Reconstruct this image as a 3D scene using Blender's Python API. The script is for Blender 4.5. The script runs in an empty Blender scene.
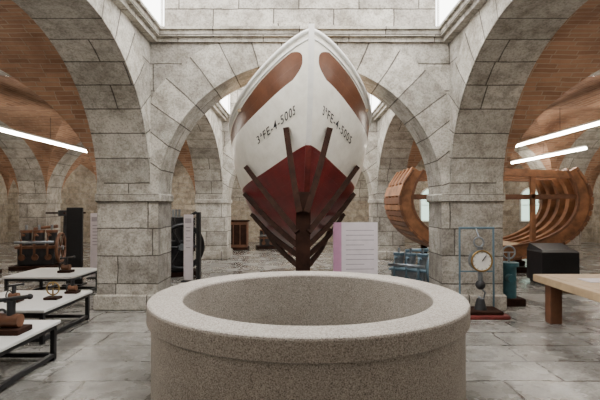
import bpy, math, random
from mathutils import Vector, Matrix
random.seed(4)
D=bpy.data; C=bpy.context
# ------------------------------------------------------------ materials
def mat_base(name):
    m=D.materials.new(name); m.use_nodes=True
    nt=m.node_tree; b=nt.nodes['Principled BSDF']
    return m,nt,b
def ramp(nt,stops):
    r=nt.nodes.new('ShaderNodeValToRGB')
    e=r.color_ramp.elements
    while len(e)<len(stops): e.new(0.5)
    for i,(p,c) in enumerate(stops):
        e[i].position=p; e[i].color=(*c,1)
    return r
def mixc(nt,mode,fac,a,b):
    m=nt.nodes.new('ShaderNodeMix'); m.data_type='RGBA'; m.blend_type=mode
    if isinstance(fac,(int,float)): m.inputs[0].default_value=fac
    else: nt.links.new(fac,m.inputs[0])
    for s,i in ((a,6),(b,7)):
        if isinstance(s,tuple): m.inputs[i].default_value=(*s,1)
        else: nt.links.new(s,m.inputs[i])
    return m.outputs[2]
def noise(nt,vec,scale,detail=5,rough=.6):
    n=nt.nodes.new('ShaderNodeTexNoise'); n.inputs['Scale'].default_value=scale
    n.inputs['Detail'].default_value=detail; n.inputs['Roughness'].default_value=rough
    if vec: nt.links.new(vec,n.inputs['Vector'])
    return n.outputs['Fac']
def bump(nt,b,h,strength,dist=.02,prev=None):
    n=nt.nodes.new('ShaderNodeBump'); n.inputs['Strength'].default_value=strength
    n.inputs['Distance'].default_value=dist
    nt.links.new(h,n.inputs['Height'])
    if prev: nt.links.new(prev,n.inputs['Normal'])
    nt.links.new(n.outputs[0],b.inputs['Normal'])
    return n.outputs[0]
def plain(name,col,rough=.5,metal=0,var=.12,scale=8,emit=0,spec=.5):
    m,nt,b=mat_base(name)
    pos=nt.nodes.new('ShaderNodeNewGeometry').outputs['Position']
    f=noise(nt,pos,scale,4)
    lo=tuple(max(0,c*(1-var*1.6)) for c in col); hi=tuple(min(1,c*(1+var*1.2)) for c in col)
    r=ramp(nt,[(.3,lo),(.7,hi)]); nt.links.new(f,r.inputs[0])
    nt.links.new(r.outputs[0],b.inputs['Base Color'])
    b.inputs['Roughness'].default_value=rough; b.inputs['Metallic'].default_value=metal
    b.inputs['Specular IOR Level'].default_value=spec
    if emit:
        b.inputs['Emission Color'].default_value=(*col,1); b.inputs['Emission Strength'].default_value=emit
    return m
def masonry(name,c1,c2,mortar,bw,rh,ms,stain=(.5,.47,.43),stainamt=.6,bumpd=.02,uv=True,rough=.9,specks=True,warp=0.02,spec=.3):
    m,nt,b=mat_base(name)
    if uv:
        tc=nt.nodes.new('ShaderNodeTexCoord').outputs['UV']
    else:
        tc=nt.nodes.new('ShaderNodeNewGeometry').outputs['Position']
    pos=nt.nodes.new('ShaderNodeNewGeometry').outputs['Position']
    nw=nt.nodes.new('ShaderNodeTexNoise'); nw.inputs['Scale'].default_value=2.5
    nt.links.new(pos,nw.inputs['Vector'])
    vm=nt.nodes.new('ShaderNodeVectorMath'); vm.operation='MULTIPLY_ADD'
    nt.links.new(nw.outputs['Color'],vm.inputs[0]); vm.inputs[1].default_value=(warp,warp,warp)
    nt.links.new(tc,vm.inputs[2])
    br=nt.nodes.new('ShaderNodeTexBrick')
    nt.links.new(vm.outputs[0],br.inputs['Vector'])
    br.inputs['Color1'].default_value=(*c1,1); br.inputs['Color2'].default_value=(*c2,1)
    br.inputs['Mortar'].default_value=(*mortar,1)
    br.inputs['Scale'].default_value=1; br.inputs['Mortar Size'].default_value=ms
    br.inputs['Mortar Smooth'].default_value=.3
    br.inputs['Brick Width'].default_value=bw; br.inputs['Row Height'].default_value=rh
    br.offset=.42; br.squash=1.25; br.squash_frequency=3
    f1=noise(nt,pos,1.1,6,.65)
    r1=ramp(nt,[(.36,stain),(.62,(1,1,1))]); nt.links.new(f1,r1.inputs[0])
    col=mixc(nt,'MULTIPLY',stainamt,br.outputs['Color'],r1.outputs[0])
    if specks:
        f2=noise(nt,pos,38,3,.7)
        r2=ramp(nt,[(.34,(.50,.49,.48)),(.55,(1,1,1)),(.75,(1.0,1.0,1.0))]); nt.links.new(f2,r2.inputs[0])
        col=mixc(nt,'MULTIPLY',.75,col,r2.outputs[0])
        f3=noise(nt,pos,5,6,.72)
        r3=ramp(nt,[(.40,(.54,.52,.49)),(.56,(1,1,1))]); nt.links.new(f3,r3.inputs[0])
        col=mixc(nt,'MULTIPLY',.75,col,r3.outputs[0])
    nt.links.new(col,b.inputs['Base Color'])
    b.inputs['Roughness'].default_value=rough
    b.inputs['Specular IOR Level'].default_value=spec
    inv=nt.nodes.new('ShaderNodeMath'); inv.operation='SUBTRACT'; inv.inputs[0].default_value=1
    nt.links.new(br.outputs['Fac'],inv.inputs[1])
    n1=bump(nt,b,inv.outputs[0],.9,bumpd)
    bump(nt,b,noise(nt,pos,20,6,.7),.8,bumpd,n1)
    return m,nt,b
M={}
M['stone'],_,_=masonry('granite_masonry',(.66,.625,.56),(.41,.385,.345),(.17,.15,.13),.92,.42,.010,stain=(.50,.48,.46),stainamt=.75,warp=.035)
M['vouss'],_,_=masonry('granite_voussoir',(.65,.615,.55),(.44,.415,.37),(.17,.15,.13),1.3,.38,.010,stain=(.55,.53,.5),stainamt=.7)
M['brickv'],_,_=masonry('brick_vault',(.43,.24,.145),(.28,.15,.09),(.40,.29,.205),.27,.075,.009,stain=(.55,.51,.48),stainamt=.85,bumpd=.010,specks=False,warp=.04)
M['rubble'],_,_=masonry('rubble_wall',(.62,.56,.46),(.44,.385,.315),(.5,.46,.4),.42,.24,.02,stain=(.6,.57,.52),warp=.12)
M['floor'],ntf,bf=masonry('floor_slabs',(.40,.39,.365),(.28,.272,.255),(.12,.115,.105),.95,.52,.013,stain=(.52,.51,.50),stainamt=.85,bumpd=.004,uv=False,rough=.45,warp=.10,spec=.6)
pf=ntf.nodes.new('ShaderNodeNewGeometry').outputs['Position']
rr=ramp(ntf,[(.4,(.12,.12,.12)),(.62,(.36,.36,.36))]); ntf.links.new(noise(ntf,pf,1.6,5,.6),rr.inputs[0]); ntf.links.new(rr.outputs[0],bf.inputs['Roughness'])
def granite(name,dark=1.0):
    m,nt,b=mat_base(name)
    pos=nt.nodes.new('ShaderNodeNewGeometry').outputs['Position']
    f=noise(nt,pos,115,2,.65)
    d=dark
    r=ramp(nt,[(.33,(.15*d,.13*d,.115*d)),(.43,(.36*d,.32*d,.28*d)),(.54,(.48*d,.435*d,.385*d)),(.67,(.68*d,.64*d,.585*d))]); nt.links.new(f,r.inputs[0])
    f2=noise(nt,pos,1.7,4)
    r2=ramp(nt,[(.3,(.76,.745,.73)),(.65,(1,1,1))]); nt.links.new(f2,r2.inputs[0])
    c=mixc(nt,'MULTIPLY',.8,r.outputs[0],r2.outputs[0])
    nt.links.new(c,b.inputs['Base Color']); b.inputs['Roughness'].default_value=.75
    bump(nt,b,noise(nt,pos,90,4,.7),.35,.004)
    return m
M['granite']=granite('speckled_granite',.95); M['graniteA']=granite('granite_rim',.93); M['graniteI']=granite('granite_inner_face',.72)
M['white']=plain('white_paint',(.8,.79,.76),.5,var=.04)
M['tablewhite']=plain('white_laminate',(.60,.60,.59),.4,var=.03)
M['black']=plain('black_metal',(.014,.014,.016),.45,.3)
M['iron']=plain('dark_iron',(.03,.03,.033),.5,.4,var=.3)
M['steel']=plain('grey_steel',(.30,.33,.36),.35,.8,var=.2)
M['brown']=plain('brown_timber',(.14,.058,.028),.55,var=.2)
M['darkwood']=plain('dark_wood',(.026,.011,.007),.8,var=.3,spec=.12)
M['wood']=plain('ship_timber',(.25,.11,.048),.6,var=.35,scale=4)
M['lightwood']=plain('pale_oak',(.46,.33,.20),.5,var=.15,scale=5)
M['rust']=plain('rust_red',(.14,.02,.016),.6,.1,var=.3)
M['teal']=plain('teal_paint',(.04,.13,.16),.45,.2)
M['blue']=plain('blue_grey_paint',(.13,.21,.27),.4,.3)
M['brass']=plain('brass',(.32,.21,.08),.4,.9)
M['pink']=plain('pink_print',(.52,.27,.42),.5,var=.05)
M['paper']=plain('printed_panel',(.70,.64,.68),.5,var=.04)
M['grey']=plain('grey_print',(.38,.34,.38),.5,var=.1)
M['tube']=plain('fluorescent',(1,.93,.82),.5,var=0,emit=52)
M['ink']=plain('hull_lettering',(.012,.012,.018),.6)
M['pane']=plain('window_daylight_pane',(.60,.85,.72),.3,var=.2,emit=1.8)
M['water']=plain('well_dark_bottom',(.14,.12,.10),.6)
# hull paint
m,nt,b=mat_base('boat_hull_paint'); M['hull']=m
tc=nt.nodes.new('ShaderNodeTexCoord').outputs['UV']
sx=nt.nodes.new('ShaderNodeSeparateXYZ'); nt.links.new(tc,sx.inputs[0])
def mth(op,a,b_=None,c=None):
    n=nt.nodes.new('ShaderNodeMath'); n.operation=op
    for i,v in enumerate((a,b_,c)):
        if v is None: continue
        if isinstance(v,(int,float)): n.inputs[i].default_value=v
        else: nt.links.new(v,n.inputs[i])
    return n.outputs[0]
U,S=sx.outputs[0],sx.outputs[1]
pos=nt.nodes.new('ShaderNodeNewGeometry').outputs['Position']
nz=noise(nt,pos,5,5,.7)
rw=ramp(nt,[(.3,(.74,.71,.63)),(.6,(.88,.855,.78))]); nt.links.new(nz,rw.inputs[0])
rd=ramp(nt,[(.3,(.10,.008,.009)),(.65,(.17,.012,.014))]); nt.links.new(nz,rd.inputs[0])
rb=ramp(nt,[(.3,(.085,.030,.015)),(.7,(.145,.054,.026))]); nt.links.new(noise(nt,pos,4,5,.7),rb.inputs[0])
isred=mth('LESS_THAN',S,.492)
c=mixc(nt,'MIX',isred,rw.outputs[0],rd.outputs[0])
t=mth('DIVIDE',mth('SUBTRACT',.62,U),.50)
t=mth('MINIMUM',mth('MAXIMUM',t,0),1)
half=mth('MULTIPLY',mth('POWER',t,.6),.064)
bowc=mth('MINIMUM',mth('DIVIDE',mth('MAXIMUM',mth('SUBTRACT',U,.010),0),.02),1)
half=mth('MULTIPLY',half,mth('POWER',bowc,.35))
dist=mth('ABSOLUTE',mth('SUBTRACT',S,.888))
mask=mth('LESS_THAN',dist,half)
c=mixc(nt,'MIX',mask,c,rb.outputs[0])
nt.links.new(c,b.inputs['Base Color']); b.inputs['Roughness'].default_value=.3
saw=mth('FRACT',mth('MULTIPLY',S,17))
bump(nt,b,mth('LESS_THAN',saw,.07),.35,.012)

# ------------------------------------------------------------ builder
class B:
    def __init__(s,name): s.n=name; s.v=[]; s.f=[]; s.uv=[]; s.mi=[]; s.sm=[]; s.mats=[]
    def m(s,k):
        if k not in s.mats: s.mats.append(k)
        return s.mats.index(k)
    def face(s,pts,mat,uvs=None,smooth=False):
        i=len(s.v); s.v+= [tuple(p) for p in pts]; s.f.append(list(range(i,i+len(pts))))
        if uvs is None:
            n=(Vector(pts[1])-Vector(pts[0])).cross(Vector(pts[2])-Vector(pts[0]))
            a=[abs(q) for q in n]
            if a[2]>=a[0] and a[2]>=a[1]: uvs=[(p[0],p[1]) for p in pts]
            elif a[0]>=a[1]: uvs=[(p[1],p[2]) for p in pts]
            else: uvs=[(p[0],p[2]) for p in pts]
        s.uv.append(uvs); s.mi.append(s.m(mat)); s.sm.append(smooth)
    def idx(s,verts,faces,mat,smooth=False,uvs=None):
        o=len(s.v); s.v+=[tuple(p) for p in verts]
        for f in faces:
            s.f.append([o+q for q in f])
            s.uv.append([uvs[q] for q in f] if uvs else [(verts[q][0],verts[q][2]) for q in f])
            s.mi.append(s.m(mat)); s.sm.append(smooth)
    def box(s,x0,x1,y0,y1,z0,z1,mat):
        P=[Vector((x,y,z)) for x in (x0,x1) for y in (y0,y1) for z in (z0,z1)]
        for f in ((0,1,3,2),(4,6,7,5),(0,4,5,1),(2,3,7,6),(0,2,6,4),(1,5,7,3)):
            s.face([P[i] for i in f],mat)
    def bbox(s,x0,x1,y0,y1,z0,z1,mat,bev=.01):
        b=bev
        def ring(i,z): return [(x0+i+b,y0+i,z),(x1-i-b,y0+i,z),(x1-i,y0+i+b,z),(x1-i,y1-i-b,z),(x1-i-b,y1-i,z),(x0+i+b,y1-i,z),(x0+i,y1-i-b,z),(x0+i,y0+i+b,z)]
        R=[ring(b,z0),ring(0,z0+b),ring(0,z1-b),ring(b,z1)]
        for a in range(3):
            for k in range(8):
                s.face([R[a][k],R[a][(k+1)%8],R[a+1][(k+1)%8],R[a+1][k]],mat)
        s.face(R[3],mat); s.face(R[0][::-1],mat)
    def cyl(s,p0,p1,r0,mat,r1=None,n=20,caps=True,smooth=True):
        p0=Vector(p0);p1=Vector(p1); r1=r0 if r1 is None else r1
        t=(p1-p0).normalized(); up=Vector((0,0,1)) if abs(t.z)<.9 else Vector((0,1,0))
        a=t.cross(up).normalized(); b=t.cross(a)
        V=[];
        for p,r in ((p0,r0),(p1,r1)):
            for k in range(n):
                an=2*math.pi*k/n; V.append(p+a*math.cos(an)*r+b*math.sin(an)*r)
        s.idx(V,[(k,(k+1)%n,n+(k+1)%n,n+k) for k in range(n)],mat,smooth)
        if caps:
            s.idx(V[:n],[tuple(range(n))[::-1]],mat); s.idx(V[n:],[tuple(range(n))],mat)
    def lathe(s,c,prof,mat,n=48,axis='z',smooth=True,closed=False):
        c=Vector(c); V=[]
        m_=len(prof)
        for (r,h) in prof:
            for k in range(n):
                a=2*math.pi*k/n
                if axis=='z': V.append(c+Vector((r*math.cos(a),r*math.sin(a),h)))
                elif axis=='y': V.append(c+Vector((r*math.cos(a),h,r*math.sin(a))))
                else: V.append(c+Vector((h,r*math.cos(a),r*math.sin(a))))
        F=[]
        for i in range(m_-1 if not closed else m_):
            j=(i+1)%m_
            for k in range(n):
                F.append((i*n+k,i*n+(k+1)%n,j*n+(k+1)%n,j*n+k))
        s.idx(V,F,mat,smooth)
    def torus(s,c,R,r,mat,axis='y',n=32,k=8):
        prof=[(R+r*math.cos(2*math.pi*i/k),r*math.sin(2*math.pi*i/k)) for i in range(k)]
        s.lathe(c,prof,mat,n,axis,True,True)
    def sphere(s,c,r,mat,n=16,sz=1):
        prof=[(max(1e-4,r*math.cos(a)),r*sz*math.sin(a)) for a in [math.pi*(i/10-.5) for i in range(11)]]
        s.lathe(c,prof,mat,n)
    def tube(s,pts,r,mat,n=10,w=None,h=None,side=None,taper=None):
        pts=[Vector(p) for p in pts]; V=[]; L=len(pts)
        rect=w is not None
        nn=4 if rect else n
        for i,p in enumerate(pts):
            t=(pts[min(i+1,L-1)]-pts[max(i-1,0)]).normalized()
            if side: a=Vector(side); a=(a-t*a.dot(t)).normalized()
            else:
                up=Vector((0,0,1)) if abs(t.z)<.95 else Vector((0,1,0)); a=t.cross(up).normalized()
            b=t.cross(a); q=1 if not taper else taper(i/(L-1))
            if rect:
                for sa,sb in ((1,1),(-1,1),(-1,-1),(1,-1)): V.append(p+a*sa*w*q/2+b*sb*h*q/2)
            else:
                for k in range(n):
                    an=2*math.pi*k/n; V.append(p+(a*math.cos(an)+b*math.sin(an))*r*q)
        F=[(i*nn+k,i*nn+(k+1)%nn,(i+1)*nn+(k+1)%nn,(i+1)*nn+k) for i in range(L-1) for k in range(nn)]
        F.append(tuple(range(nn))[::-1]); F.append(tuple((L-1)*nn+k for k in range(nn)))
        s.idx(V,F,mat,not rect)
    def done(s,parent=None,loc=None,rot=None):
        me=D.meshes.new(s.n); me.from_pydata(s.v,[],s.f)
        uvl=me.uv_layers.new(name='UVMap')
        flat=[c for uvs in s.uv for q in uvs for c in q]
        uvl.data.foreach_set('uv',flat)
        me.polygons.foreach_set('material_index',s.mi); me.polygons.foreach_set('use_smooth',s.sm)
        for k in s.mats: me.materials.append(M[k])
        me.update()
        o=D.objects.new(s.n,me); C.scene.collection.objects.link(o)
        if parent: o.parent=parent
        if loc: o.location=loc
        if rot: o.rotation_euler=rot
        return o

# ------------------------------------------------------------ architecture
SP=1.77; RISE=2.03
XI=2.16; XW=2.29; XO=3.09; X2=7.5; X3=8.3; XE=12.6
rows=[(1.3,2.5),(6.86,7.55),(13.3,14.1)]
Y0=-3.0; YE=19.4
bays=[(Y0,1.3),(2.5,6.86),(7.55,13.3),(14.1,YE)]
def arch(b,axis,c0,c1,t0,t1,top,ringw=.55,clamp=None):
    N=40; cc=(c0+c1)/2; a=(c1-c0)/2
    def P(c,t,z): return (c,t,z) if axis=='x' else (t,c,z)
    pts=[(cc-a*math.cos(math.pi*i/N),SP+RISE*math.sin(math.pi*i/N)) for i in range(N+1)]
    arc=[0]
    for i in range(N): arc.append(arc[-1]+math.hypot(pts[i+1][0]-pts[i][0],pts[i+1][1]-pts[i][1]))
    for i in range(N):
        (xa,za),(xb,zb)=pts[i],pts[i+1]
        for t in (t0,t1):
            b.face([P(xa,t,za),P(xb,t,zb),P(xb,t,top),P(xa,t,top)],'stone',[(xa,za),(xb,zb),(xb,top),(xa,top)])
        b.face([P(xa,t0,za),P(xb,t0,zb),P(xb,t1,zb),P(xa,t1,za)],'vouss',[(t0,arc[i]),(t0,arc[i+1]),(t1,arc[i+1]),(t1,arc[i])],True)
        for t,sgn in ((t0,-1),(t1,1)):
            tt=t+sgn*.010
            q=[]
            for j in (i,i+1):
                th=math.pi*j/N
                ca=-math.cos(th); sa=math.sin(th)
                xo=cc+(a+ringw)*ca; zo=SP+(RISE+ringw)*sa
                if clamp is not None: xo=max(c0-clamp,min(c1+clamp,xo))
                q.append((pts[j],(xo,zo)))
            (ia,oa),(ib,ob)=q
            b.face([P(ia[0],tt,ia[1]),P(oa[0],tt,oa[1]),P(ob[0],tt,ob[1]),P(ib[0],tt,ib[1])],'vouss',[(0.1,arc[i]),(.1+ringw,arc[i]),(.1+ringw,arc[i+1]),(.1,arc[i+1])])
            b.face([P(oa[0],tt,oa[1]),P(oa[0],t,oa[1]),P(ob[0],t,ob[1]),P(ob[0],tt,ob[1])],'vouss')
    b.face([P(c0,t0,top),P(c1,t0,top),P(c1,t1,top),P(c0,t1,top)],'stone')
def pier(b,x0,x1,y0,y1,top):
    b.box(x0,x1,y0,y1,0,top,'stone')
    e=.035
    b.bbox(x0-e,x1+e,y0-e,y1+e,SP-.13,SP+.005,'vouss',.02)
    b.bbox(x0-.045,x1+.045,y0-.045,y1+.045,0,.24,'vouss',.02)
LOW=4.2; HI=5.6
xl=[(-X3,-X2),(-XO,-XI),(XI,XO),(X2,X3)]
names=['front','middle','back']
for ri,(y0,y1) in enumerate(rows):
    b=B('wall_arcade_'+names[ri])
    for (x0,x1) in xl:
        pier(b,x0,x1,y0,y1,4.26 if abs(x0)<4 else LOW)
    arch(b,'x',-XI,XI,y0,y1,4.26,.6,.12)
    b.box(-2.08,2.08,y0,y1,4.26,HI,'stone')
    for sg in (-1,1):
        for (c0,c1) in ((XO,X2),(X3,XE)):
            a_,b_=sorted((sg*c0,sg*c1)); arch(b,'x',a_,b_,y0,y1,LOW,.4,.1)
    b.done()
for nm,(x0,x1,inner) in {'left':(-XO,-XW,1),'right':(XW,XO,1),'far_left':(-X3,-X2,0),'far_right':(X2,X3,0)}.items():
    b=B('wall_arcade_'+nm)
    for (y0,y1) in bays: arch(b,'y',y0,y1,x0,x1,LOW,.6 if inner else .4)
    b.done()
def solid(name,*a,mat='rubble'):
    b=B(name); b.box(*a,mat); return b.done()
solid('wall_left',-XE-.4,-XE,Y0-.4,YE+.4,0,4.4)
solid('wall_right',XE,XE+.4,Y0-.4,YE+.4,0,4.4)
solid('wall_back',-XE,XE,YE,YE+.4,0,4.4)
solid('wall_front',-XE,XE,Y0-.4,Y0,0,4.4)
b=B('floor'); b.face([(-13,-3.4,0),(13,-3.4,0),(13,19.8,0),(-13,19.8,0)],'floor'); b.done()
def vault(b,x0,x1,y0,y1,N=28):
    ax=(x1-x0)/2; ay=(y1-y0)/2; cx=(x0+x1)/2; cy=(y0+y1)/2
    g=[-math.cos(math.pi*i/N) for i in range(N+1)]
    def z(p,q): return SP+RISE*max(math.sqrt(max(0,1-p*p)),math.sqrt(max(0,1-q*q)))
    for i in range(N):
        for j in range(N):
            ps=[(g[i],g[j]),(g[i+1],g[j]),(g[i+1],g[j+1]),(g[i],g[j+1])]
            if i==j: polys=[[ps[0],ps[1],ps[2]],[ps[0],ps[2],ps[3]]]
            elif i+j==N-1: polys=[[ps[0],ps[1],ps[3]],[ps[1],ps[2],ps[3]]]
            else: polys=[ps]
            for pl in polys:
                pc=sum(p for p,q in pl)/len(pl); qc=sum(q for p,q in pl)/len(pl)
                pts=[(cx+p*ax,cy+q*ay,z(p,q)) for p,q in pl]
                if abs(pc)<abs(qc): uv=[(q*ay,math.asin(max(-1,min(1,p)))*RISE*1.05) for p,q in pl]
                else: uv=[(p*ax,math.asin(max(-1,min(1,q)))*RISE*1.05) for p,q in pl]
                b.face(pts,'brickv',uv,False)
b=B('ceiling')
for bi,(y0,y1) in enumerate(bays):
    for (x0,x1) in ((-XE,-X3),(-X2,-XO),(-XW,XW),(XO,X2),(X3,XE)):
        if abs(x0+x1)<.1 and bi in (1,2): continue
        vault(b,x0,x1,y0,y1)
b.done()
for ci,(y0,y1) in enumerate(bays[1:3]):
    b=B('trim_%d'%(ci+1))
    for z0,z1,p in ((4.08,4.15,.05),(4.15,4.24,.11),(4.24,4.28,.15)):
        ps=p+.06
        b.box(-XW,XW,y1-p,y1+.01,z0,z1,'vouss'); b.box(-XW,XW,y0-.01,y0+p,z0,z1,'vouss')
        b.box(-XW-.01,-XW+ps,y0+p,y1-p,z0,z1,'vouss'); b.box(XW-ps,XW+.01,y0+p,y1-p,z0,z1,'vouss')
    b.done()
    for k,sg in enumerate((-1,1)):
        b=B('window_%d'%(ci*2+k+1))
        x=sg*2.11
        b.box(x-.015,x+.015,y0,y1,4.28,4.30,'white'); b.box(x-.03,x+.03,y0,y1,5.5,5.6,'white')
        n=4
        for i in range(n+1):
            yy=y0+.02+(y1-y0-.04)*i/n; b.box(x-.015,x+.015,yy-.015,yy+.015,4.30,5.5,'white')
        b.done()
    b=B('skylight_frame')
    for i in range(4):
        yy=y0+.5+(y1-y0-1)*i/3; b.box(-2.3,2.3,yy-.03,yy+.03,5.6,5.68,'white')
    b.done()
for i,x in enumerate((5.6,9.9)):
    b=B('window_%d'%(i+5))
    w=.42; z0=.9; z1=1.9
    prof=[(x-w,z0),(x+w,z0)]+[(x+w*math.cos(a),z1+w*math.sin(a)) for a in [math.pi*k/12 for k in range(13)]]
    b.face([(p,YE-.02,q) for p,q in prof],'pane')
    P3=[(p,YE-.04,q) for p,q in prof]; b.tube(P3+[P3[0]],.04,'white',8)
    b.cyl((x,YE-.04,z0),(x,YE-.04,z1+w),.02,'white'); b.cyl((x-w,YE-.04,z1-.3),(x+w,YE-.04,z1-.3),.02,'white')
    b.done()
# ------------------------------------------------------------ tube lights
def tubelight(x,y0,y1,z):
    b=B('tube_light')
    b.cyl((x,y0,z),(x,y1,z),.03,'tube',n=12)
    b.box(x-.03,x+.03,y0,y1,z+.035,z+.07,'white')
    for yy in (y0+.4,(y0+y1)/2,y1-.4):
        b.cyl((x,yy,z+.07),(x,yy,z+.55),.005,'black',n=6)
    b.done()
tubelight(-5.5,7.2,12.6,2.98); tubelight(5.5,7.4,11.6,3.1); tubelight(6.55,10.3,13.9,2.9)
tubelight(-5.3,14.5,18.8,3.0); tubelight(5.3,14.6,18.8,3.0)
tubelight(-5.3,2.7,6.6,3.15); tubelight(5.3,2.7,6.6,3.15)
tubelight(-10.4,3,6.5,3.1); tubelight(-10.4,8,13,3.1); tubelight(10.4,3,6.5,3.1); tubelight(10.4,8,13,3.1)
tubelight(-1.3,14.5,18.8,3.1); tubelight(1.3,14.5,18.8,3.1)
tubelight(-10.4,14.5,18.8,3.1); tubelight(10.4,14.5,18.8,3.1)
tubelight(-1.0,-2.6,1.0,3.1)

# ------------------------------------------------------------ well
b=B('stone_well'); cx,cy=.065,3.95
h=.83; Ro=1.335; Ri=1.055
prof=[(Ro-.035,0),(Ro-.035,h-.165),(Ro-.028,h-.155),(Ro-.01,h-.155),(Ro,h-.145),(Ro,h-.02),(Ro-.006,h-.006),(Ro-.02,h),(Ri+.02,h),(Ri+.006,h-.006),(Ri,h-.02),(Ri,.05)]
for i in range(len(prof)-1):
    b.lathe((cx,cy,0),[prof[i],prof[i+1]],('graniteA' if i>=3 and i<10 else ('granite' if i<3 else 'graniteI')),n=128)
b.lathe((cx,cy,0),[(Ri,.05),(.001,.05)],'water',n=64)
b.done()

# ------------------------------------------------------------ boat
YB=5.9; YS=11.4
def bb(u):
    u=max(0,u)
    if u<.45: return 1.25*(max(0,1-(1-u/.45)**2))**.75
    return 1.25*(1-.55*((u-.45)/.55)**2.2)
def ztop(u): return 2.75+1.15*max(0,1-u)**3.0
def zbot(u): return 1.05-.65*u
def hull(u,s,side):
    ys=YB+(1.15*(1-s)**1.5 if s<1 else -.4*(s-1))
    y=ys+(YS-ys)*u
    k=min(1,u/.4); k=k*k*(3-2*k)
    f0=max(0,s)**.8; f1=max(0,1-(1-max(0,min(1,s)))**2)**.6
    f=f0*(1-k)+f1*k
    if s>1: f=1+.3*(s-1)
    x=bb(u)*f*side+.15-.075*(y-YB)
    return Vector((x,y,zbot(u)+(ztop(u)-zbot(u))*s))
boat=D.objects.new('fishing_boat',None); C.scene.collection.objects.link(boat)
NU,NS=70,44
for side,nm in ((-1,'hull_port'),(1,'hull_starboard')):
    b=B(nm); V=[];UV=[]
    for i in range(NU+1):
        u=(i/NU)**1.5
        for j in range(NS+1):
            s_=j/NS; V.append(hull(u,s_,side)); UV.append((u,s_))
    F=[]
    for i in range(NU):
        for j in range(NS):
            q=(i*(NS+1)+j,(i+1)*(NS+1)+j,(i+1)*(NS+1)+j+1,i*(NS+1)+j+1)
            F.append(q if side<0 else q[::-1])
    b.idx(V,F,'hull',True,UV)
    o=b.done(boat)
b=B('transom')
b.face([hull(1,j/20,-1) for j in range(21)]+[hull(1,j/20,1) for j in range(20,-1,-1)],'white'); b.done(boat)
b=B('gunwale')
for side in (-1,1):
    b.tube([hull((i/60)**1.5,1.0,side) for i in range(61)],.035,'white',8)
    b.tube([hull((i/60)**1.5,.965,side) for i in range(61)],.016,'white',6)
b.tube([hull(1,1,-1),hull(1,1,1)],.04,'white',8)
b.done(boat)
b=B('stem_and_keel')
st=[hull(0,s_,1)+Vector((0,-.03,0)) for s_ in [1.02-i*.048 for i in range(12)]]
b.tube(st,0,'white',w=.075,h=.11,side=(1,0,0))
st2=[hull(0,s_,1)+Vector((0,-.03,0)) for s_ in [.492-i*.0492 for i in range(11)]]
b.tube(st2+[hull(i/12,0,1)+Vector((0,0,-.04)) for i in range(1,13)],0,'rust',w=.08,h=.12,side=(1,0,0))
b.done(boat)
b=B('deck')
for i in range(24):
    u0=.03+.96*i/24;u1=.03+.96*(i+1)/24
    b.face([hull(u0,.86,-1),hull(u0,.86,1),hull(u1,.86,1),hull(u1,.86,-1)],'lightwood')
for u in (.25,.45,.7):
    p=hull(u,.95,-1);q=hull(u,.95,1); b.tube([p,q],0,'lightwood',w=.2,h=.04,side=(0,1,0))
b.done(boat)
def lettering(side):
    cu=D.curves.new('reg','FONT'); cu.body='3ªFE-4-5005'; cu.size=1; cu.offset=.008; cu.space_character=1.18
    to=D.objects.new('reg_tmp',cu); C.scene.collection.objects.link(to)
    C.view_layer.update()
    me=D.meshes.new_from_object(to.evaluated_get(C.evaluated_depsgraph_get()))
    D.objects.remove(to)
    xs=[v.co.x for v in me.vertices]; w=max(xs); 
    for v in me.vertices:
        tx=v.co.x/w; ty=v.co.y
        if side<0: tx=1-tx
        u=.028+.152*max(0,tx)**1.25
        s_=.662+.062*ty
        p=hull(u,s_,side); du=hull(u+.003,s_,side)-p; ds=hull(u,s_+.003,side)-p
        n=du.cross(ds).normalized()
        if n.x*side<0: n=-n
        v.co=p+n*.007
    me.materials.clear(); me.materials.append(M['ink'])
    o=D.objects.new('lettering_port' if side<0 else 'lettering_starboard',me); C.scene.collection.objects.link(o); o.parent=boat
lettering(-1); lettering(1)

# ------------------------------------------------------------ boat stand (tree of struts)
b=B('boat_stand')
b.bbox(-.32,.36,6.15,6.95,0,.10,'darkwood',.01)
b.bbox(-.42,.25,6.18,6.28,.54,.61,'darkwood',.008)
b.tube([(.04,6.25,.1),(.04,6.25,1.1),(.05,6.24,1.78)],0,'darkwood',w=.2,h=.16,side=(1,0,0))
b.tube([(.04,6.95,.1),(.04,7.0,.97)],0,'darkwood',w=.18,h=.16,side=(1,0,0))
for sd in (-1,1): b.tube([(.04+sd*.3,6.27,.1),(.04+sd*.08,6.27,.62)],0,'darkwood',w=.07,h=.07,side=(0,1,0))
def strut(p0,u,s_,side,w=.055,mid=.0,ext=.10):
    e=hull(u,s_,side)
    du=hull(u+.01,s_,side)-e; ds=hull(u,s_+.01,side)-e; n=du.cross(ds).normalized()
    if n.x*side<0:n=-n
    e=e+n*.055
    p0=Vector(p0); pts=[]
    for i in range(11):
        t=i/10; p=p0.lerp(e,t); p=p+n*mid*math.sin(math.pi*t); pts.append(p)
    d=(e-p0).normalized()
    pts.append(e+d*ext)
    b.tube(pts,0,'darkwood',w=w,h=w*1.2,side=(0,1,0))
for sd in (-1,1):
    strut((.04+.05*sd,6.14,1.50),.05,.60,sd,.07,.01,.07)
    strut((.04+.07*sd,6.17,1.22),.25,.56,sd,.065,.01)
    strut((.04+.07*sd,6.20,1.04),.33,.42,sd,.06,.03)
    strut((.04+.07*sd,6.25,.90),.38,.28,sd,.055,.04)
    strut((.04+.07*sd,6.25,.76),.36,.15,sd,.055,.04)
b.done()

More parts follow.
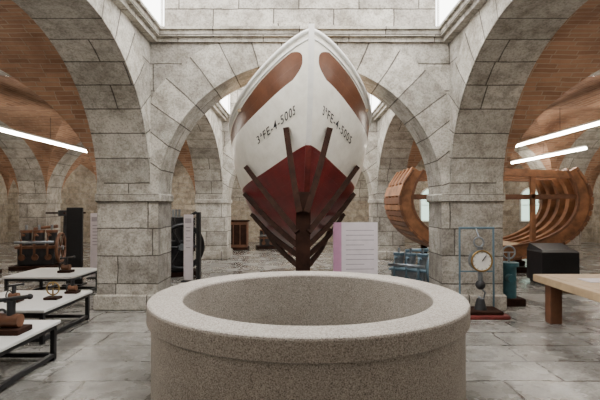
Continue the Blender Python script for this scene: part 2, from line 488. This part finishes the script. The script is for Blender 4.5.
# ------------------------------------------------------------ ship section on the right
b=B('ship_frame_section')
cx=4.55; zt=2.42; zb=.32; hw=2.24; Y=.8
def sec(t,off=0):
    a=t*math.pi*.5
    x=(hw+off)*math.sin(a)
    z=zt-.62-(zt-.62-zb+off)*max(0,math.cos(a))**.85
    return x,z
def path(off):
    P=[(-(hw+off)*.86,zt),(-(hw+off)*.955,zt-.32)]
    P+= [sec(-1+2*i/36,off) for i in range(37)]
    P+= [((hw+off)*.955,zt-.32),((hw+off)*.86,zt)]
    return P
for y in (9.75,10.15,10.55,10.95,11.35):
    b.tube([(cx+x,y+Y,z) for x,z in path(-.14)],0,'wood',w=.15,h=.28,side=(0,1,0))
for off in (-.02,-.30):
    b.tube([(cx+x,9.70+Y,z) for x,z in path(off)],0,'brown',w=.1,h=.05,side=(0,1,0))
po=path(.02)
for i in range(len(po)-1):
    th=.05
    (xa,za),(xb,zb_)=po[i],po[i+1]
    dx,dz=xb-xa,zb_-za; L=math.hypot(dx,dz); nx,nz=dz/L,-dx/L
    g=.09
    A=(xa+dx*g,za+dz*g);Bq=(xb-dx*g,zb_-dz*g)
    q=[]
    for y in (9.62+Y,11.5+Y):
        q+=[(cx+A[0],y,A[1]),(cx+Bq[0],y,Bq[1]),(cx+Bq[0]-nx*th,y,Bq[1]-nz*th),(cx+A[0]-nx*th,y,A[1]-nz*th)]
    b.idx(q,[(0,1,2,3),(4,7,6,5),(0,4,5,1),(1,5,6,2),(2,6,7,3),(3,7,4,0)],'wood' if i%2 else 'brown')
for y in (9.75+Y,10.55+Y,11.35+Y):
    b.tube([(cx-hw*.88,y,zt-.12),(cx,y,zt-.04),(cx+hw*.88,y,zt-.12)],0,'wood',w=.16,h=.17,side=(0,1,0))
    b.tube([(cx-hw*.93,y,zt-.62),(cx+hw*.93,y,zt-.62)],0,'brown',w=.10,h=.10,side=(0,1,0))
for xx in (-.9,.9): b.tube([(cx+xx,9.75+Y,zb+.35),(cx+xx,9.75+Y,zt-.1)],0,'wood',w=.10,h=.10,side=(0,1,0))
b.bbox(cx-.14,cx+.14,9.5+Y,11.6+Y,.08,.42,'brown',.01)
for y in (9.9+Y,11.2+Y):
    b.bbox(cx-1.4,cx+1.4,y-.1,y+.1,0,.12,'darkwood',.01)
    for sd in (-1,1): b.tube([(cx+sd*1.25,y,.1),(cx+sd*1.25,y,.62)],0,'darkwood',w=.14,h=.14,side=(0,1,0))
b.box(cx-.9,cx+.9,9.7+Y,11.4+Y,zb+.3,zb+.35,'lightwood')
b.done()

# ------------------------------------------------------------ display benches (left)
def bench(x0,x1,y0,y1,h):
    b=B('display_bench')
    b.bbox(x0,x1,y0,y1,h-.035,h,'tablewhite',.006)
    r=.022
    for x in (x0+.05,x1-.05):
        for y in (y0+.05,y1-.05): b.box(x-r,x+r,y-r,y+r,.0,h-.035,'black')
        b.box(x-r,x+r,y0+.05,y1-.05,.03,.07,'black'); b.box(x-r,x+r,y0+.05,y1-.05,h-.08,h-.035,'black')
    for y in (y0+.05,y1-.05):
        b.box(x0+.05,x1-.05,y-r,y+r,.03,.07,'black'); b.box(x0+.05,x1-.05,y-r,y+r,h-.08,h-.035,'black')
    b.done()
bench(-3.75,-2.5,3.55,4.72,.40)
bench(-4.1,-2.92,5.15,6.35,.40)
bench(-4.9,-3.75,7.4,8.5,.42)
def instrument(x,y,z,sc=1,kind=0):
    b=B(['sextant','navigation_instrument','ship_model'][kind])
    s=sc
    z+=.001
    b.bbox(x-.11*s,x+.11*s,y-.09*s,y+.09*s,z,z+.04*s,'darkwood',.005)
    if kind==0:
        b.torus((x,y,z+.17*s),.10*s,.012*s,'brass','y',28)
        b.cyl((x,y,z+.04*s),(x,y,z+.28*s),.012*s,'brass',n=10); b.cyl((x-.1*s,y,z+.17*s),(x+.1*s,y,z+.17*s),.008*s,'brass',n=8)
        b.cyl((x-.02*s,y-.09*s,z+.2*s),(x+.03*s,y+.1*s,z+.21*s),.02*s,'iron',n=12)
    elif kind==1:
        b.cyl((x-.07*s,y,z+.09*s),(x+.07*s,y,z+.09*s),.05*s,'brown'); b.cyl((x,y,z+.1*s),(x,y,z+.24*s),.03*s,'iron')
        b.cyl((x-.1*s,y,z+.24*s),(x+.14*s,y,z+.27*s),.016*s,'iron'); b.sphere((x+.14*s,y,z+.27*s),.022*s,'iron')
        b.torus((x-.08*s,y,z+.1*s),.07*s,.01*s,'iron','x',24)
    else:
        V=[];n=12
        for i in range(n+1):
            t=i/n; w=.05*s*math.sin(math.pi*min(1,t*.9+.06)); xx=x-.18*s+.36*s*t
            V+=[(xx,y-w,z+.12*s),(xx,y-w*.6,z+.07*s),(xx,y,z+.05*s),(xx,y+w*.6,z+.07*s),(xx,y+w,z+.12*s)]
        b.idx(V,[(i*5+k,(i+1)*5+k,(i+1)*5+(k+1)%5,i*5+(k+1)%5) for i in range(n) for k in range(5)],'brown')
        b.cyl((x,y,z+.1*s),(x,y,z+.36*s),.005*s,'darkwood',n=8); b.cyl((x,y,z+.04*s),(x,y,z+.06*s),.02*s,'brass',n=8)
    b.done()
instrument(-2.72,4.25,.40,1.25,1); instrument(-3.15,4.5,.40,1.0,2)
instrument(-3.15,5.75,.40,.8,0); instrument(-3.55,5.6,.40,.8,1); instrument(-3.1,6.15,.40,.75,1)
instrument(-4.1,7.9,.42,1.0,1)
b=B('display_tablet'); b.bbox(-3.4,-3.15,3.85,4.1,.401,.42,'black',.004); b.box(-3.38,-3.17,3.87,4.08,.42,.423,'grey'); b.done()

def totem(name,x,y,w,h,mats,z0=0.0,d=.05,rz=0):
    b=B(name)
    b.bbox(-w/2-.03,w/2+.03,-.14,.14,0,.03,'black',.006)
    if z0>0.05:
        for sx_ in (-w/2+.04,w/2-.04): b.box(sx_-.02,sx_+.02,-.02,.02,.02,z0,'black')
    b.bbox(-w/2,w/2,-d/2,d/2,max(.03,z0),h,mats[0],.005)
    if len(mats)>1:
        zz=h-.08
        b.box(-w/2+.03,w/2-.03,-d/2-.004,-d/2,zz-.10,zz,mats[1])
        for i in range(7):
            z=zz-.2-.07*i
            if z<z0+.08: break
            b.box(-w/2+.05,w/2-.05-.08*(i%3==2),-d/2-.003,-d/2,z,z+.02,mats[1])
    b.done(loc=(x,y,0),rot=(0,0,rz))
totem('information_totem',-4.5,9.0,.32,1.55,['black'],d=.05)
totem('information_panel',-4.35,9.9,.5,1.42,['paper','grey'])
totem('information_panel',-8.7,15.2,.6,1.7,['paper','grey'])
totem('information_panel',-2.34,9.45,.19,1.40,['paper','grey'])
totem('information_totem',-2.15,9.55,.08,1.45,['black'],d=.14)
b=B('information_board')
w=.70
b.box(-w/2,w/2,-.012,.012,.42,1.33,'paper')
b.box(-w/2+.002,-w/2+.13,-.015,-.012,.42,1.33,'pink')
for i in range(9):
    z=1.2-i*.075; b.box(-w/2+.2,w/2-.06-(.15 if i%4==3 else 0),-.0135,-.012,z,z+.012,'grey')
for sx_ in (-w/2+.04,w/2-.04):
    b.box(sx_-.015,sx_+.015,.012,.04,0,1.3,'steel'); b.box(sx_-.02,sx_+.02,-.15,.18,0,.025,'steel')
b.done(loc=(.86,7.0,0),rot=(0,0,.08))

# ------------------------------------------------------------ machines
def engine(name,x,y,w,d,h,mats,wheel=True,rz=0):
    b=B(name); m0,m1=mats
    b.bbox(-w/2,w/2,-d/2,d/2,0,.1,'darkwood',.01)
    b.bbox(-w*.38,w*.38,-d*.32,d*.32,.1,h*.5,m0,.03)
    b.bbox(-w*.42,w*.42,-d*.36,d*.36,h*.47,h*.53,m1,.01)
    n=3
    for i in range(n):
        xx=-w*.27+w*.27*i
        b.cyl((xx,0,h*.5),(xx,0,h*.82),w*.11,m0); b.cyl((xx,0,h*.82),(xx,0,h*.88),w*.125,m1)
        b.cyl((xx,0,h*.88),(xx,0,h),w*.03,'steel',n=10)
        b.tube([(xx,-d*.1,h*.75),(xx,-d*.34,h*.8),(xx,-d*.42,h*.66),(xx,-d*.42,h*.3)],w*.025,m1,8)
        b.cyl((xx,-d*.33,h*.28),(xx,-d*.37,h*.28),w*.07,m1)
    b.tube([(-w*.4,-d*.42,h*.62),(w*.4,-d*.42,h*.62)],w*.035,'steel',8)
    b.tube([(-w*.2,d*.3,h*.4),(-w*.2,d*.42,h*.9),(w*.3,d*.42,h*.95)],w*.04,m1,8)
    if wheel:
        R=h*.36
        xx=w*.46
        b.torus((xx,0,R+.12),R*.9,R*.1,m1,'x',36); 
        for k in range(6):
            a=k*math.pi/3; b.cyl((xx,0,R+.12),(xx,math.cos(a)*R*.85,R+.12+math.sin(a)*R*.85),R*.05,m1,n=8)
        b.cyl((xx-w*.12,0,R+.12),(xx+.06,0,R+.12),R*.14,'steel')
    b.done(loc=(x,y,0),rot=(0,0,rz))
engine('marine_engine',-2.86,10.4,.85,.9,1.5,('iron','black'),True,-1.0)
engine('marine_engine',2.10,8.55,.85,.65,.78,('steel','blue'),True,-.55)
engine('marine_engine',-6.6,11.4,1.1,.8,1.1,('iron','brown'),True,.2)
engine('marine_engine',-7.3,10.2,.7,.7,.9,('iron','black'),False,.1)
engine('marine_engine',-3.9,16.0,1.3,1.0,1.2,('iron','black'),True,-.3)
engine('marine_engine',-1.1,16.6,1.0,.7,.8,('iron','brown'),True,.2)
engine('marine_engine',2.9,16.4,1.1,.8,1.2,('iron','black'),True,.4)
b=B('capstan_winch')
x,y=-6.55,12.6
b.cyl((x,y,0),(x,y,.15),.3,'iron'); b.cyl((x,y,.15),(x,y,1.35),.09,'iron',.06); b.cyl((x,y,1.3),(x,y,1.45),.2,'iron')
for k in range(4):
    a=k*math.pi/2+.4; b.cyl((x,y,1.38),(x+.5*math.cos(a),y+.5*math.sin(a),1.38),.025,'darkwood',n=8)
b.done()
# ------------------------------------------------------------ dial scale in front of right pier
b=B('dial_weighing_scale')
x,y=2.62,6.50
b.bbox(x-.36,x+.32,y-.22,y+.24,0,.05,'rust',.01)
b.bbox(x-.28,x+.25,y-.16,y+.2,.05,.10,'darkwood',.01)
for sx_ in (-.26,.24): b.cyl((x+sx_,y+.16,.1),(x+sx_,y+.16,1.26),.015,'blue',n=10)
b.cyl((x-.27,y+.16,1.26),(x+.25,y+.16,1.26),.018,'blue',n=10); b.cyl((x-.26,y+.16,.62),(x+.24,y+.16,.62),.012,'blue',n=8)
b.cyl((x-.02,y+.16,1.26),(x-.02,y+.05,1.14),.012,'steel',n=8)
b.torus((x-.02,y+.05,1.06),.07,.014,'steel','y',24)
b.cyl((x-.02,y-.05,.80),(x-.02,y+.06,.80),.155,'steel',n=36)
b.cyl((x-.02,y-.062,.80),(x-.02,y-.05,.80),.135,'white',n=36)
b.torus((x-.02,y-.06,.80),.145,.014,'brass','y',36)
b.cyl((x-.02,y-.07,.80),(x+.04,y-.07,.88),.006,'black',n=6)
for k in range(12):
    a=k*math.pi/6; p=Vector((x-.02+.11*math.cos(a),y-.0635,.80+.11*math.sin(a))); q=Vector((x-.02+.128*math.cos(a),y-.0635,.80+.128*math.sin(a)))
    b.cyl(p,q,.004,'black',n=5)
b.cyl((x-.02,y,.93),(x-.02,y,1.0),.04,'steel')
b.cyl((x-.02,y,.66),(x-.02,y,.42),.035,'steel'); b.sphere((x-.02,y,.45),.07,'iron')
b.tube([(x-.02,y,.42),(x+.05,y,.34),(x+.02,y,.24),(x-.05,y,.28)],.014,'steel',8)
b.cyl((x-.02,y,.1),(x-.02,y,.25),.09,'iron',.05)
b.done()
b=B('water_pump')
x,y=3.36,7.25
b.bbox(x-.16,x+.2,y-.16,y+.16,0,.12,'darkwood',.01); b.cyl((x,y,.12),(x,y,.62),.11,'teal'); b.cyl((x,y,.62),(x,y,.68),.15,'teal')
b.cyl((x-.05,y-.1,.45),(x-.05,y-.22,.45),.06,'teal'); b.torus((x,y,.84),.1,.015,'steel','y',24); b.cyl((x,y,.68),(x,y,.84),.02,'steel',n=8)
b.cyl((x-.1,y,.84),(x+.1,y,.84),.01,'steel',n=8)
b.done()
b=B('display_plinth')
b.bbox(4.84,5.5,9.0,9.5,0,.06,'black',.005); b.bbox(4.8,5.54,8.92,9.55,.06,.66,'black',.01)
b.idx([(4.8,8.92,.66),(5.54,8.92,.66),(5.54,9.55,.66),(4.8,9.55,.66),(4.84,9.0,.70),(5.5,9.0,.70),(5.5,9.5,.80),(4.84,9.5,.80)],[(0,1,5,4),(1,2,6,5),(2,3,7,6),(3,0,4,7),(4,5,6,7)],'black')
b.done()
b=B('display_table')
x0,x1,y0,y1=3.28,5.0,4.55,6.35
b.bbox(x0,x1,y0,y1,.53,.63,'lightwood',.008)
b.box(x0+.12,x1-.1,y0+.12,y1-.12,.63,.633,'lightwood')
for x in (x0+.08,x1-.24):
    for y in (y0+.12,y1-.3): b.bbox(x,x+.16,y,y+.14,0,.53,'lightwood' if x>4 else 'brown',.006)
b.box(x0+.1,x1-.1,y0+.2,y0+.26,.40,.53,'lightwood'); b.box(x0+.1,x1-.1,y1-.24,y1-.18,.40,.53,'lightwood')
b.done()
b=B('display_sheets')
for (xa,ya,w_,d_,k) in ((3.62,5.6,.35,.28,'paper'),(4.05,5.75,.3,.25,'grey'),(3.6,5.1,.3,.3,'white'),(4.05,5.2,.4,.3,'paper'),(3.9,5.48,.5,.05,'grey')):
    b.box(xa,xa+w_,ya,ya+d_,.634,.645,k)
b.done()
b=B('display_cabinet')
x,y=-2.2,16.2
b.bbox(x-.45,x+.35,y-.3,y+.3,0,.1,'darkwood',.01); b.bbox(x-.42,x+.32,y-.27,y+.27,.1,1.0,'brown',.01)
for i in range(3): b.box(x-.38+.24*i,x-.18+.24*i,y-.285,y-.27,.2,.9,'darkwood')
b.bbox(x-.46,x+.36,y-.3,y+.3,1.0,1.06,'darkwood',.01)
b.done()
b=B('display_plinth')
b.bbox(8.9,9.5,11.2,11.8,0,.07,'darkwood',.01); b.bbox(8.85,9.55,11.15,11.85,.07,.75,'white',.01); b.bbox(8.8,9.6,11.1,11.9,.75,.8,'lightwood',.01); b.done()

# ------------------------------------------------------------ world, camera
w=D.worlds.new('World'); C.scene.world=w; w.use_nodes=True
bg=w.node_tree.nodes['Background']; bg.inputs[0].default_value=(1.0,.985,.95,1); bg.inputs[1].default_value=9.0
cam=D.cameras.new('Camera'); co=D.objects.new('Camera',cam); C.scene.collection.objects.link(co)
cam.sensor_width=36; cam.lens=27; co.location=(0,0,1.6); co.rotation_euler=(math.radians(90.64),0,0)
cam.clip_start=.05
C.scene.camera=co
